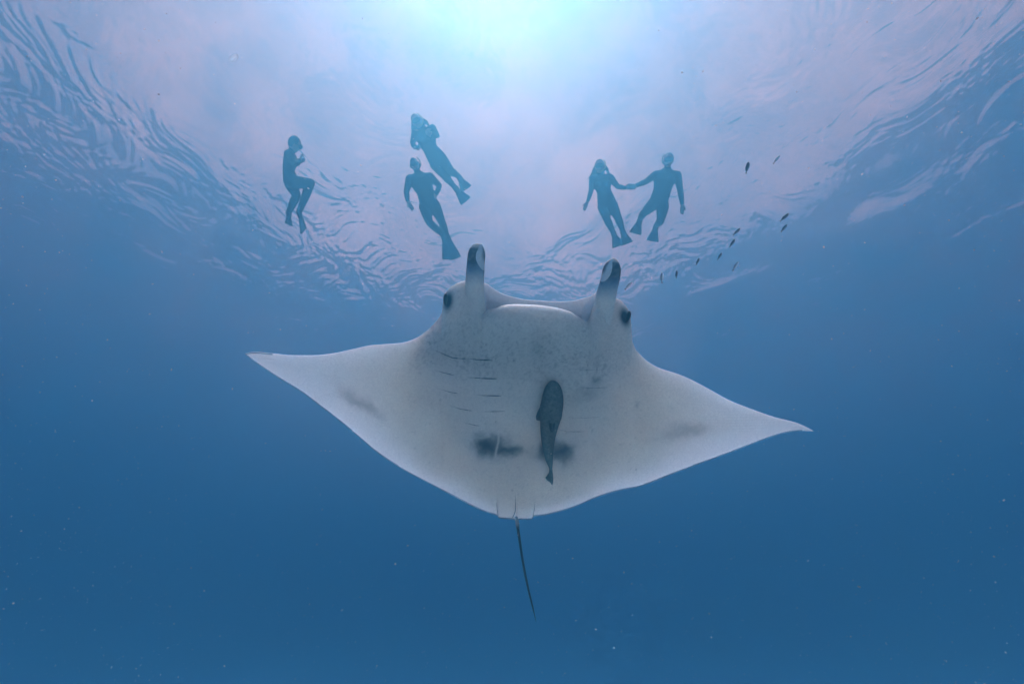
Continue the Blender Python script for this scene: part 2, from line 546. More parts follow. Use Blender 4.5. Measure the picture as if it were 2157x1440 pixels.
    o = mesh_obj('body', W - np.array(M_C), grid_faces(NS, NL, wrap_v=True), SKIN, root)
    # close the two wing tips
    set_skin(o, col)
    return root, o

manta, manta_body = build_manta()
from mathutils.bvhtree import BVHTree
def bvh_of(o, off):
    me = o.data
    return BVHTree.FromPolygons([Vector(v.co) + off for v in me.vertices], [tuple(p.vertices) for p in me.polygons])
M_BVH = bvh_of(manta_body, M_C)
def on_belly(px, py, lift=0.0):
    d = ray(px, py).normalized()
    loc, n, f, dist = M_BVH.ray_cast(CAM, d)
    if loc is None:
        loc, n, f, dist = M_BVH.find_nearest(CAM + d * 3.0)
    if n.dot(d) > 0: n = -n
    return loc + n * lift, n

# ------------------------------------------------------------------ parts of the manta
def local_mesh(name, W, faces, mat, parent, org, smooth=True):
    return mesh_obj(name, np.asarray(W) - np.array(org), faces, mat, parent, smooth)

def tube(path, ra, rb, side, n=24, cap0=True, cap1=True):
    """loft of ellipses along a path: ra across (along SIDE), rb in depth"""
    path = [Vector(p) for p in path]
    V, k = [], len(path)
    for i, p in enumerate(path):
        t = (path[min(i + 1, k - 1)] - path[max(i - 1, 0)]).normalized()
        s = Vector(side) - t * Vector(side).dot(t)
        s.normalize()
        b = t.cross(s)
        for j in range(n):
            a = 2 * math.pi * j / n
            V.append(p + s * (ra[i] * math.cos(a)) + b * (rb[i] * math.sin(a)))
    F = grid_faces(k, n, True)
    if cap0: F.append(tuple(range(n - 1, -1, -1)))
    if cap1: F.append(tuple((k - 1) * n + j for j in range(n)))
    return np.array([tuple(v) for v in V]), F

def flat_mat(name, col, rough=.6, spec=.3, sss=0.0):
    m, t_, out = new_mat(name)
    b = t_.nodes.new('ShaderNodeBsdfPrincipled')
    nz = t_.nodes.new('ShaderNodeTexNoise'); nz.inputs['Scale'].default_value = 60; nz.inputs['Detail'].default_value = 4
    tc = t_.nodes.new('ShaderNodeTexCoord')
    r = t_.nodes.new('ShaderNodeValToRGB')
    r.color_ramp.elements[0].position = .3; r.color_ramp.elements[1].position = .7
    r.color_ramp.elements[0].color = tuple(c * .75 for c in col) + (1,)
    r.color_ramp.elements[1].color = tuple(min(1, c * 1.2) for c in col) + (1,)
    t_.links.new(tc.outputs['Object'], nz.inputs['Vector'])
    t_.links.new(nz.outputs['Fac'], r.inputs['Fac'])
    t_.links.new(r.outputs['Color'], b.inputs['Base Color'])
    b.inputs['Roughness'].default_value = rough
    b.inputs['Specular IOR Level'].default_value = spec
    t_.links.new(b.outputs[0], out.inputs['Surface'])
    return m

def in_manta(px, py, z):
    x, y = px_to_local(np.array([px], float), np.array([py], float), z)
    return Vector(local_to_world(np.array([[x[0], y[0], camber(x)[0] + z]]))[0])

MPX = 3.05 / FPX * 1.02            # metres per photo pixel at the animal

def head_fin(rows, flap_side, flap_rows, name):
    """rolled head fin: ROWS of (photo y, left x, right x) from root to tip"""
    rows = sorted(rows, key=lambda r: -r[0])
    ys = np.array([r[0] for r in rows], float)
    s = np.concatenate([[0], np.cumsum(np.abs(np.diff(ys)))])
    n = 46
    S = s[-1] * (1 - (1 - np.linspace(0, 1, n)) ** 1.6)
    yy = np.interp(S, s, ys); lx = np.interp(S, s, [r[1] for r in rows]); rx = np.interp(S, s, [r[2] for r in rows])
    # smooth the sides
    for _ in range(2):
        lx[1:-1] = .25 * lx[:-2] + .5 * lx[1:-1] + .25 * lx[2:]
        rx[1:-1] = .25 * rx[:-2] + .5 * rx[1:-1] + .25 * rx[2:]
    path, ra, rb = [], [], []
    cx = .5 * (lx + rx)
    aa = .5 * (rx - lx) * MPX
    bb = np.maximum(aa * .82, .004)
    y_in = ys.min() + 112                       # below this the fin is grown into the head
    def belly_z(x, y):
        p, _ = on_belly(x, y)
        l = (np.array(p) - ORG) @ FRAME.T
        return l[2] - camber(np.array([l[0]]))[0]
    z_in = belly_z(np.interp(-y_in, -yy, cx), y_in) + np.interp(-y_in, -yy, bb) - .010
    for i in range(n):
        if yy[i] >= y_in:
            k = (yy[i] - y_in) / (ys.max() - y_in)
            z = belly_z(cx[i], yy[i]) + bb[i] - .010 + .026 * float(sstep(0, 1, k)) + .02 * k
        else:
            k = (y_in - yy[i]) / (y_in - ys.min())
            z = z_in + (-.085 - z_in) * float(sstep(0, .55, k)) - .02 * k
        path.append(in_manta(cx[i], yy[i], z))
        ra.append(aa[i]); rb.append(bb[i])
    for _ in range(3):
        path = [path[0]] + [path[i - 1] * .25 + path[i] * .5 + path[i + 1] * .25 for i in range(1, n - 1)] + [path[-1]]
    W, F = tube(path, ra, rb, E_X, 36, True, True)
    o = local_mesh(name, W, F, SKIN_DENSE, manta, M_C)
    px, py = world_to_px(W)
    ytop, ybot = ys.min(), 0
    d = sstep(94, 46, py - ytop) * .96
    d = np.where(py - ytop > 46, d, .96)
    pale = sstep(11, 4, py - ytop) * .9
    nn = vnoise(px / 6., py / 6., 21)
    d = np.clip(d * (.80 + .35 * nn) - pale, 0, .97)
    base = skin_colour(px, py)
    mid = np.array((.08, .16, .27))
    dark = np.array((.009, .018, .036))
    dk = np.where((py - ytop > 38)[:, None], mid[None] * (1 - sstep(56, 34, py - ytop))[:, None] + dark[None] * sstep(56, 34, py - ytop)[:, None], dark[None])
    set_skin(o, base * (1 - d)[:, None] + dk * d[:, None])
    # the rolled-over edge of the fin: a thin leaf lying on the roll
    V, cols = [], []
    kk, ww = len(flap_rows), 10
    R_ = [flap_rows[0]]
    fy = np.array([r[0] for r in flap_rows], float)
    Y2 = np.linspace(fy[0], fy[-1], 22)
    sx = np.interp(Y2, fy, [r[1] for r in flap_rows]); ex = np.interp(Y2, fy, [r[2] for r in flap_rows])
    tree = BVHTree.FromPolygons([Vector(v) for v in W], F)
    top, bot = [], []
    for i in range(len(Y2)):
        for j in range(ww):
            x = sx[i] + (ex[i] - sx[i]) * j / (ww - 1)
            dd = ray(x, Y2[i]).normalized()
            loc, nrm, f_, dist = tree.ray_cast(CAM, dd)
            if loc is None:
                loc, nrm, f_, dist = tree.find_nearest(CAM + dd * ((path[-1] - CAM).length))
            nrm = (nrm if nrm.dot(dd) < 0 else -nrm)
            top.append(loc + nrm * (.0075 if 0 < j else .0065)); bot.append(loc - nrm * .004)
    nI = len(Y2)
    V = top + bot
    F2 = grid_faces(nI, ww)
    off = nI * ww
    F2 += [tuple(off + q for q in reversed(f)) for f in grid_faces(nI, ww)]
    ring = [j for j in range(ww)] + [i * ww + ww - 1 for i in range(1, nI)] + [(nI - 1) * ww + j for j in range(ww - 2, -1, -1)] + [i * ww for i in range(nI - 2, 0, -1)]
    for q in range(len(ring)):
        a, b = ring[q], ring[(q + 1) % len(ring)]
        F2.append((a, off + a, off + b, b))
    Wf = np.array([tuple(v) for v in V])
    fo = local_mesh('rolled_edge', Wf, F2, SKIN_DENSE, o, M_C)
    px, py = world_to_px(Wf)
    jj = np.tile(np.tile(np.arange(ww), nI), 2) / (ww - 1)
    yf = np.tile(np.repeat(np.linspace(0, 1, nI), ww), 2)
    dsm = sstep(.55, .95, jj) * sstep(.03, .2, yf) * (1 - sstep(.45, .75, yf)) * .9
    pale_c = np.array((.70, .72, .72))
    set_skin(fo, pale_c[None] * (1 - dsm)[:, None] + np.array((.03, .045, .07))[None] * dsm[:, None])
    return o

head_fin([(725, 984, 1006), (700, 979, 1013), (672, 975.5, 1020), (651, 975, 1021), (630, 978, 1018.5), (611, 981, 1016.5), (583, 983.7, 1017.8), (555.5, 986, 1018.4), (545, 987, 1019.5), (534.7, 988.2, 1020),
          (528, 990.5, 1019.6), (523.6, 993, 1018.4), (518, 997.5, 1016), (515, 1001.5, 1013.5), (513.4, 1005, 1010.5)], 1,
         [(514.5, 1010.5, 1012), (519, 1009, 1015), (526, 1006.5, 1018.2), (534, 1003, 1019.6), (544, 1002.4, 1019.8), (553, 1005, 1018.9), (561, 1009.5, 1018.4), (569, 1016.5, 1018)], 'cephalic_fin')
head_fin([(745, 1272, 1288), (722, 1268, 1289), (700, 1265, 1289), (675, 1262, 1288.6), (655, 1258.5, 1289.5), (635.5, 1256, 1292), (616, 1259.6, 1296), (596, 1267, 1300.5), (583, 1269.8, 1303.2), (572, 1271.8, 1304.8),
          (563, 1274, 1305), (556, 1278, 1303), (550, 1282, 1300), (546.5, 1285.5, 1297), (544, 1289, 1293)], -1,
         [(546.5, 1291, 1289), (552, 1289.8, 1283), (562, 1289.6, 1275.5), (572, 1288, 1271.8), (580, 1285, 1269.4), (587, 1280, 1267), (592, 1274.5, 1267.2), (593.5, 1270, 1267.8)], 'cephalic_fin')

# eyes: dark domes standing out at the corners of the head
EYE = flat_mat('eye_dark', (.003, .004, .008), .3, .15)
def manta_eye(px, py, rx, ry, ang, out_px):
    c, n = on_belly(px, py)
    c2 = c + n * (-.004)
    ax = (E_X * math.cos(R(ang)) + E_Y * math.sin(R(ang)))
    ay = (-E_X * math.sin(R(ang)) + E_Y * math.cos(R(ang)))
    V, F = [], []
    nu, nv = 12, 20
    for i in range(nu + 1):
        th = math.pi * i / nu
        for j in range(nv):
            ph = 2 * math.pi * j / nv
            V.append(c2 + ax * (rx * math.sin(th) * math.cos(ph)) + ay * (ry * math.sin(th) * math.sin(ph)) + E_Z * (.035 * math.cos(th)))
    F = grid_faces(nu + 1, nv, True)
    return local_mesh('eye', [tuple(v) for v in V], F, EYE, manta, M_C)
manta_eye(938.0, 631, .014, .040, 6, 0)
manta_eye(1323.5, 667, .014, .038, -12, 0)

# gill slits: a low lip of skin with a dark opening behind it
GILL = flat_mat('gill_dark', (.05, .07, .08), .8, .1)
def polyline(pts, n):
    a = np.array(pts, float)
    s = np.concatenate([[0], np.cumsum(np.hypot(*np.diff(a, axis=0).T))])
    S = np.linspace(0, s[-1], n)
    return np.stack([np.interp(S, s, a[:, 0]), np.interp(S, s, a[:, 1])], 1)

def sliver(name, pts, w_px, k0=1.0):
    """dark opening in the skin: a narrow lens-shaped sliver lying in the fold"""
    P = polyline(pts, 26)
    m = len(P)
    V = []
    for i, (x, y) in enumerate(P):
        f = i / (m - 1)
        k = max(.04, (f ** .9 * (1 - f) ** .35) / .56) * w_px
        t = P[min(i + 1, m - 1)] - P[max(i - 1, 0)]
        t = t / np.hypot(*t)
        nx, ny = -t[1], t[0]
        for q, lift in ((-.15, .0022), (.35, .0030), (1.0, .0012)):
            V.append(tuple(on_belly(x + nx * q * k, y + ny * q * k, lift)[0]))
    return local_mesh(name, V, grid_faces(m, 3), GILL, manta, M_C)

for pts, w_ in GILLS:
    sliver('gill_slit', pts, 1.35 * w_)
sliver('skin_fold', [(1045.5, 1057), (1047, 1070), (1049.5, 1087)], -1.1)
sliver('skin_fold', [(1127, 1056), (1126, 1070), (1122.5, 1089)], 1.0)
sliver('vent', [(1085.5, 1039), (1086, 1060), (1086, 1076), (1083, 1084), (1079, 1091)], 1.7)

# whip tail
def build_tail():
    pts = [(1087.5, 1086), (1088.6, 1094), (1091, 1113), (1095.7, 1146), (1101.6, 1184), (1106, 1208), (1113, 1241), (1123, 1281), (1129, 1308)]
    n = 70
    P = polyline(pts, n)
    path = [in_manta(x, y, -.01 - .10 * (i / n) ** 1.5) for i, (x, y) in enumerate(P)]
    r = np.interp(np.linspace(0, 1, n), [0, .08, .13, .3, .6, .85, 1], [.012, .0130, .0100, .0088, .0082, .0062, .0010])
    W, F = tube(path, r, r, E_X, 12)
    o = local_mesh('tail', W, F, SKIN_DENSE, manta, M_C)
    px, py = world_to_px(W)
    f = np.repeat(np.linspace(0, 1, n), 12)
    nn = vnoise(px / 3.0, py / 7.0, 31)
    d = np.clip(sstep(.06, .11, f) * sstep(.24, .44, nn + f * .8) + sstep(.28, .4, f), 0, 1)
    set_skin(o, np.array((.40, .43, .44))[None] * (1 - d)[:, None] + np.array((.004, .006, .010))[None] * d[:, None])
build_tail()

# ------------------------------------------------------------------ remora clinging to the belly
def build_remora():
    m, t_, out = new_mat('remora_skin')
    N = t_.nodes
    b = N.new('ShaderNodeBsdfPrincipled'); b.inputs['Roughness'].default_value = .6
    at = N.new('ShaderNodeAttribute'); at.attribute_name = 'skin'
    nz = N.new('ShaderNodeTexNoise'); nz.inputs['Scale'].default_value = 55; nz.inputs['Detail'].default_value = 6; nz.inputs['Roughness'].default_value = .7
    tc = N.new('ShaderNodeTexCoord')
    mr = N.new('ShaderNodeMapRange'); mr.inputs[1].default_value = .3; mr.inputs[2].default_value = .7; mr.inputs[3].default_value = .3; mr.inputs[4].default_value = 1.9
    mx = N.new('ShaderNodeVectorMath'); mx.operation = 'SCALE'
    L = t_.links.new
    L(tc.outputs['Object'], nz.inputs['Vector']); L(nz.outputs['Fac'], mr.inputs[0]); L(at.outputs['Color'], mx.inputs[0]); L(mr.outputs[0], mx.inputs['Scale'])
    L(mx.outputs[0], b.inputs['Base Color']); L(b.outputs[0], out.inputs['Surface'])
    rows = [(800.2, 1163, 1164.5), (801.5, 1157.5, 1170), (804, 1153, 1174.5), (809, 1149, 1178), (817, 1145.5, 1180.5), (828, 1142.5, 1182), (840, 1140, 1182), (850, 1138, 1181), (860, 1137.2, 1179.5), (875, 1137.6, 1176.5), (890, 1138, 1172.5),
            (905, 1138.5, 1169), (920, 1140, 1166.5), (935, 1142, 1165), (950, 1145, 1164), (965, 1149, 1163.6), (975, 1153, 1163.4), (982, 1156, 1163), (988, 1157.5, 1162.5)]
    ys = [r[0] for r in rows]
    n = 60
    yy = ys[0] + (ys[-1] - ys[0]) * np.linspace(0, 1, n) ** 1.3
    lx = pchip([(r[0], r[1]) for r in rows], yy); rx = pchip([(r[0], r[2]) for r in rows], yy)
    base0, n0 = on_belly(1160, 900)
    root = empty('remora', base0)
    tag(root, 'dark grey-green remora sucker fish clinging lengthwise to the white belly', 'remora')
    path, ra, rb = [], [], []
    for i in range(n):
        a = .5 * (rx[i] - lx[i]) * MPX
        p, nn = on_belly(.5 * (lx[i] + rx[i]), yy[i])
        d = max(.72 * a, .003)
        path.append(p + n0 * (d * .92 + .002)); ra.append(a); rb.append(d)
    # viewed through the same rays: draw in the sides a little because the fish stands proud of the belly
    W, F = tube(path, ra, rb, E_X, 30)
    o = local_mesh('body', W, F, m, root, base0)
    px, py = world_to_px(W)
    f = (py - 800) / 190.
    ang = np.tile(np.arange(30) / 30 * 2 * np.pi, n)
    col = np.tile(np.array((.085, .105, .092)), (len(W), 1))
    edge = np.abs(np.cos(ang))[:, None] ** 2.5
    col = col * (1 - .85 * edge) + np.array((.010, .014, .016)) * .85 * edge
    spot = np.exp(-((px - 1158) / 6) ** 2 - ((py - 880) / 13) ** 4) * (.5 + .5 * (np.abs(px - 1159) > 1.8))
    col = col * (1 - .85 * spot[:, None]) + np.array((.010, .015, .018)) * .85 * spot[:, None]
    lite = np.exp(-((px - 1155) / 1.0) ** 2) * ((py > 945) & (py < 968))  # thin highlight line painted into the colour of the rear body
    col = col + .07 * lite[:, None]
    set_skin(o, col)
    def fin(name, poly, lift, thick, colr):
        P = [on_belly(x, y, lift)[0] for x, y in poly]
        c = sum(P, Vector()) / len(P)
        k = len(P)
        V = [tuple(p + n0 * thick) for p in P] + [tuple(p - n0 * thick) for p in P] + [tuple(c + n0 * thick * 1.6), tuple(c - n0 * thick * 1.6)]
        F = []
        for i in range(k):
            j = (i + 1) % k
            F += [(i, j, 2 * k), (k + j, k + i, 2 * k + 1), (i, k + i, k + j, j)]
        fo = local_mesh(name, V, F, m, root, base0)
        set_skin(fo, np.tile(np.array(colr), (len(V), 1)))
        return fo
    fin('pectoral_fin', [(1140, 852), (1136, 855), (1132.5, 862), (1128.5, 872), (1129.5, 880), (1134, 881), (1138.5, 882), (1142, 876), (1143, 862)], .022, .0015, (.030, .040, .042))
    fin('pectoral_fin', [(1178, 856), (1183, 863), (1182.5, 872), (1180, 881), (1174, 884), (1171.5, 884), (1172, 872), (1174, 862)], .022, .0015, (.030, .040, .042))
    fin('pelvic_fin', [(1154.5, 869), (1153, 876), (1153.5, 884), (1156.5, 893), (1158.5, 893), (1158.5, 880), (1157.5, 870)], .088, .0015, (.008, .012, .014))
    fin('pelvic_fin', [(1163.5, 868), (1165.5, 876), (1164, 885), (1160.5, 893), (1159.3, 893), (1160, 880), (1161, 870)], .088, .0015, (.008, .012, .014))
    ev, ef = [], []
    for sx, sy in ((1181.5, 829.5),):
        c_ = on_belly(sx, sy, .030)[0]
        V = [tuple(c_ + E_X * (.007 * math.sin(th) * math.cos(ph)) + E_Y * (.010 * math.sin(th) * math.sin(ph)) + E_Z * (.008 * math.cos(th)))
             for th in np.linspace(0.05, math.pi - .05, 8) for ph in np.linspace(0, 2 * math.pi, 13)[:-1]]
        local_mesh('eye', V, grid_faces(8, 12, True), EYE, root, base0)
    fin('tail_fin', [(1157, 984), (1156, 992), (1152.5, 998), (1148.5, 1003), (1152, 1008), (1158, 1012), (1162.5, 1018.5), (1164.3, 1014), (1165, 1005), (1164, 995), (1163, 985)], .012, .0015, (.075, .095, .090))
build_remora()

# ------------------------------------------------------------------ snorkellers
SUIT = flat_mat('wetsuit_neoprene', (.018, .021, .030), .75, .2)
SKIN_H = flat_mat('human_skin', (.42, .25, .17), .55, .3)
HAIR = flat_mat('hair', (.05, .03, .02), .6, .3)
RUBBER = flat_mat('fin_rubber', (.035, .05, .075), .5, .4)
MASKM = flat_mat('mask_rubber', (.02, .02, .025), .4, .5)
YELLOW = flat_mat('snorkel_plastic', (.55, .42, .06), .4, .5)

def capsule(V, F, pts, rad, side=None, flat=None, n=14):
    """closed tapered tube through PTS with round ends; FLAT = depth/width ratio per point"""
    pts = [Vector(p) for p in pts]
    k = len(pts)
    if flat is None: flat = [1.0] * k
    rings = []
    t0 = (pts[1] - pts[0]).normalized(); t1 = (pts[-1] - pts[-2]).normalized()
    for a in (80, 55, 28):
        rings.append((pts[0] - t0 * rad[0] * math.sin(R(a)) * min(1, flat[0]), rad[0] * math.cos(R(a)), flat[0], t0))
    for i in range(k):
        t = (pts[min(i + 1, k - 1)] - pts[max(i - 1, 0)]).normalized()
        rings.append((pts[i], rad[i], flat[i], t))
    for a in (28, 55, 80):
        rings.append((pts[-1] + t1 * rad[-1] * math.sin(R(a)) * min(1, flat[-1]), rad[-1] * math.cos(R(a)), flat[-1], t1))
    o = len(V)
    for p, r, f, t in rings:
        s = Vector(side) if side is not None else Vector((.31, .2, .93))
        s = s - t * s.dot(t)
        if s.length < 1e-4: s = t.orthogonal()
        s.normalize(); b = t.cross(s)
        for j in range(n):
            a = 2 * math.pi * j / n
            V.append(p + s * (r * math.cos(a)) + b * (r * f * math.sin(a)))
    m = len(rings)
    for f in grid_faces(m, n, True): F.append(tuple(o + q for q in f))
    F.append(tuple(o + q for q in range(n - 1, -1, -1)))
    F.append(tuple(o + (m - 1) * n + q for q in range(n)))

def ellipsoid(V, F, c, ax, ay, az, nu=12, nv=16):
    o = len(V)
    for i in range(nu + 1):
        th = math.pi * (i + (.02 if i == 0 else -.02 if i == nu else 0)) / nu
        for j in range(nv):
            ph = 2 * math.pi * j / nv
            V.append(c + ax * (math.sin(th) * math.cos(ph)) + ay * (math.sin(th) * math.sin(ph)) + az * math.cos(th))
    for f in grid_faces(nu + 1, nv, True): F.append(tuple(o + q for q in f))
    F.append(tuple(o + q for q in range(nv - 1, -1, -1))); F.append(tuple(o + nu * nv + q for q in range(nv)))

def remeshed(name, V, F, voxel, parent, org, mats, pick=None, smooth_it=6):
    me = bpy.data.meshes.new('tmp')
    me.from_pydata([tuple(v - org) for v in V], [], F)
    ob = bpy.data.objects.new('tmp', me)
    C.objects.link(ob)
    r = ob.modifiers.new('r', 'REMESH'); r.mode = 'VOXEL'; r.voxel_size = voxel; r.use_smooth_shade = True
    s = ob.modifiers.new('s', 'SMOOTH'); s.iterations = smooth_it; s.factor = .5
    dg = bpy.context.evaluated_depsgraph_get()
    nm = bpy.data.meshes.new_from_object(ob.evaluated_get(dg))
    bpy.data.objects.remove(ob); bpy.data.meshes.remove(me)
    nm.name = name
    o = bpy.data.objects.new(name, nm)
    C.objects.link(o)
    o.parent = parent
    nm.materials.clear()
    for m in mats: nm.materials.append(m)
    nm.polygons.foreach_set('use_smooth', [True] * len(nm.polygons))
    if pick:
        nm.polygons.foreach_set('material_index', [pick(Vector(p.center) + org) for p in nm.polygons])
    return o

def hand(V, F, wrist, tip, side, toward, curl=.25):
    """palm, four fingers and a thumb; TOWARD is where the palm faces"""
    d = (tip - wrist); L = d.length; d.normalize()
    s = side - d * side.dot(d)
    s.normalize(); nrm = toward - d * toward.dot(d) - s * toward.dot(s)
    nrm.normalize()
    palm = wrist + d * (.52 * L)
    capsule(V, F, [wrist, wrist + d * .25 * L, palm], [.027, .036, .040], s, [.8, .5, .45])
    for q, (off, ln) in enumerate(((-.030, .44), (-.010, .50), (.010, .47), (.030, .37))):
        a = palm + s * off
        k1 = a + d * (ln * .5 * L) + nrm * (.1 * curl * L)
        k2 = a + d * (ln * .95 * L) + nrm * (.45 * curl * L)
        capsule(V, F, [a - d * .02, k1, k2], [.0105, .0098, .0085], s, None, 8)
    a = wrist + d * .2 * L - s * .025
    capsule(V, F, [a, a + d * .2 * L - s * .03 + nrm * .01, a + d * .42 * L - s * .038 + nrm * .02], [.013, .0115, .0095], s, None, 8)

def swim_fin(parent, org, ankle, toe, tip, width, face, mat):
    """foot pocket and flaring blade with raised side rails"""
    d = (tip - toe); L = d.length; d.normalize()
    s = d.cross(face).normalized(); n = s.cross(d)
    V, F = [], []
    k = 14
    rows = []
    for i in range(k):
        f = i / (k - 1)
        w = (.045 + (width * .5 - .045) * min(1, f * 1.15) ** .9)
        bend = n * (-.05 * L * f * f)
        for sx in (-1, -.86, -.8, -.3, .3, .8, .86, 1):
            rows.append(toe + d * (L * f - .0 * abs(sx)) + s * (w * sx) + bend + d * (-.035 * L * (abs(sx) ** 2) * (f > .95)))
    m = 8
    th = [.014, .016, .006, .005, .005, .006, .016, .014]
    top = [p + n * th[q % m] for q, p in enumerate(rows)]
    bot = [p - n * th[q % m] for q, p in enumerate(rows)]
    V = top + bot
    off = len(top)
    F = grid_faces(k, m) + [tuple(off + q for q in reversed(f)) for f in grid_faces(k, m)]
    ring = list(range(m)) + [i * m + m - 1 for i in range(1, k)] + [(k - 1) * m + j for j in range(m - 2, -1, -1)] + [i * m for i in range(k - 2, 0, -1)]
    for q in range(len(ring)):
        a, b = ring[q], ring[(q + 1) % len(ring)]
        F.append((a, off + a, off + b, b))
    capsule(V, F, [ankle + (toe - ankle) * -.05, ankle + (toe - ankle) * .5, toe + d * .06], [.05, .056, .052], s, [1.0, .8, .4])
    return mesh_obj('swim_fin', [tuple(v - org) for v in V], F, mat, parent)

def build_person(label, dist, J, lat=None, female=False, profile=False, hair=None, fins=True, fin_mat=None, snorkel=True, hood=False, zoff=None):
    """J: joints in photo coordinates, laid on a plane facing the diver below at DIST metres; zoff moves a joint towards (-) or away from the camera"""
    c = at_depth(*J['hip'], dist)
    vw = (c - CAM).normalized()
    # the body floats head-up, inclined like the view below it is; a little flatter than square-on
    nrm = (vw + Vector((0, 0, .18))).normalized()
    zoff = zoff or {}
    P = {k: on_plane(x, y, c, nrm) + vw * zoff.get(k, 0.0) for k, (x, y) in J.items()}
    upb = (P['neck'] - P['hip']).normalized()
    rgt = upb.cross(vw).normalized() * -1
    if rgt.dot(RGT) < 0: rgt = -rgt
    front = -vw                                          # chest towards the camera
    side = rgt
    if profile:
        side, front = vw, rgt
    root = empty('person', c)
    tag(root, label, 'person', 'snorkellers floating below the surface')
    k = .90 if female else 1.0
    V, F = [], []
    chest = P['neck'].lerp(P['hip'], .30); waist = P['neck'].lerp(P['hip'], .62)
    if 'waist' in P: waist = P['waist']
    capsule(V, F, [P['neck'].lerp(P['hip'], .06), P['neck'].lerp(P['hip'], .14), chest, waist, P['hip'].lerp(waist, .25), P['hip']],
            [.10 * k, .178 * k, .196 * k, (.132 if female else .160), .165, .172 * (1.02 if female else .98)], side, [.7, .62, .66, .70, .70, .70], 20)
    if female:
        for sg in (-1, 1):
            ellipsoid(V, F, chest + side * (.075 * sg) + front * .09 - upb * .02, side * .062, upb * .062, front * .055)
    # neck and head
    hc = P['head']
    hd = (hc - P['neck']).normalized()
    capsule(V, F, [P['neck'] - upb * .05, P['neck'].lerp(hc, .45)], [.062 * k, .056 * k], side)
    look = (front * .85 + upb * .15).normalized()
    look = (look - hd * look.dot(hd)).normalized()
    hs = hd.cross(look).normalized()
    ellipsoid(V, F, hc + hd * .015, hs * .077, look * .097, hd * .118)
    ellipsoid(V, F, hc - hd * .055 + look * .022, hs * .058, look * .07, hd * .066)           # jaw
    ellipsoid(V, F, hc - hd * .012 + look * .098, hs * .015, look * .022, hd * .025)          # nose
    for sg in (-1, 1): ellipsoid(V, F, hc + hs * (.080 * sg) - hd * .005, hs * .014, look * .02, hd * .032)
    # arms
    hands = []
    for a in ('l', 'r'):
        sh, el, wr, ha = P[a + '_shoulder'], P[a + '_elbow'], P[a + '_wrist'], P[a + '_hand']
        capsule(V, F, [chest.lerp(P['neck'], .45).lerp(sh, .45), sh], [.085 * k, .070 * k], upb)
        capsule(V, F, [sh, sh.lerp(el, .4), el, el.lerp(wr, .35), wr], [.074 * k, .066 * k, .053 * k, .053 * k, .035 * k])
        dd = (ha - wr)
        tip = wr + dd.normalized() * .185
        hand(V, F, wr, tip, (upb if abs(dd.normalized().dot(upb)) < .7 else side) * (1 if a == 'l' else -1), front, .3)
        hands.append(wr)
    # legs
    for a in ('l', 'r'):
        h, kn, an = P[a + '_hip'], P[a + '_knee'], P[a + '_ankle']
        capsule(V, F, [P['hip'].lerp(h, .8), h.lerp(kn, .12), h.lerp(kn, .5), kn], [.115 * k, .113, .097, .071], side)
        capsule(V, F, [kn, kn.lerp(an, .3), kn.lerp(an, .7), an], [.069, .074, .058, .047], side)
        foot = P[a + '_toe'] if (a + '_toe') in P else an + (P[a + '_tip'] - an).normalized() * .14
        capsule(V, F, [an, an.lerp(foot, .5), an.lerp(foot, .92)], [.042, .045, .035], side, [1, .85, .6])
    def pick(p):
        if not hood and (p - hc).length < .15 and (p - P['neck']).length > .07: return 1
        if hood and (p - hc - look * .06).length < .075: return 1
        for wpt in hands:
            q_ = P['l_hand'] if wpt is hands[0] else P['r_hand']; u_ = (q_ - wpt).normalized(); w_ = p - wpt
            if w_.length < .215 and (w_ - u_ * w_.dot(u_)).length < .07 and min((p - P['l_elbow']).length, (p - P['r_elbow']).length) > (wpt - (P['l_elbow'] if wpt is hands[0] else P['r_elbow'])).length: return 1
        return 0
    remeshed('body', V, F, .0105, root, c, [SUIT, SKIN_H], pick, 4)
    # mask and strap
    mv, mf = [], []
    mc = hc + look * .085 + hd * .03
    ellipsoid(mv, mf, mc, hs * .078, look * .042, hd * .048)
    mo = mesh_obj('mask', [tuple(v - c) for v in mv], mf, MASKM, root)
    sv, sf = [], []
    ring = [hc + hd * .035 + hs * (.083 * math.cos(q)) + look * (.102 * math.sin(q)) for q in np.linspace(0, 2 * math.pi, 25)]
    capsule(sv, sf, ring, [.008] * 25, hd, [1.0] * 25, 6)
    mesh_obj('strap', [tuple(v - c) for v in sv], sf, MASKM, mo)
    if snorkel:
        nv, nf = [], []
        sg = 1 if snorkel is True else snorkel
        pts = [hc + look * .10 - hd * .06, hc + look * .115 - hd * .075 + hs * .05 * sg, hc + look * .05 - hd * .02 + hs * .105 * sg, hc - look * .03 + hd * .05 + hs * .108 * sg, hc - look * .13 + hd * .11 + hs * .085 * sg]
        capsule(nv, nf, pts, [.011] * 5, upb, None, 10)
        mesh_obj('snorkel', [tuple(v - c) for v in nv], nf, YELLOW if female else MASKM, root)
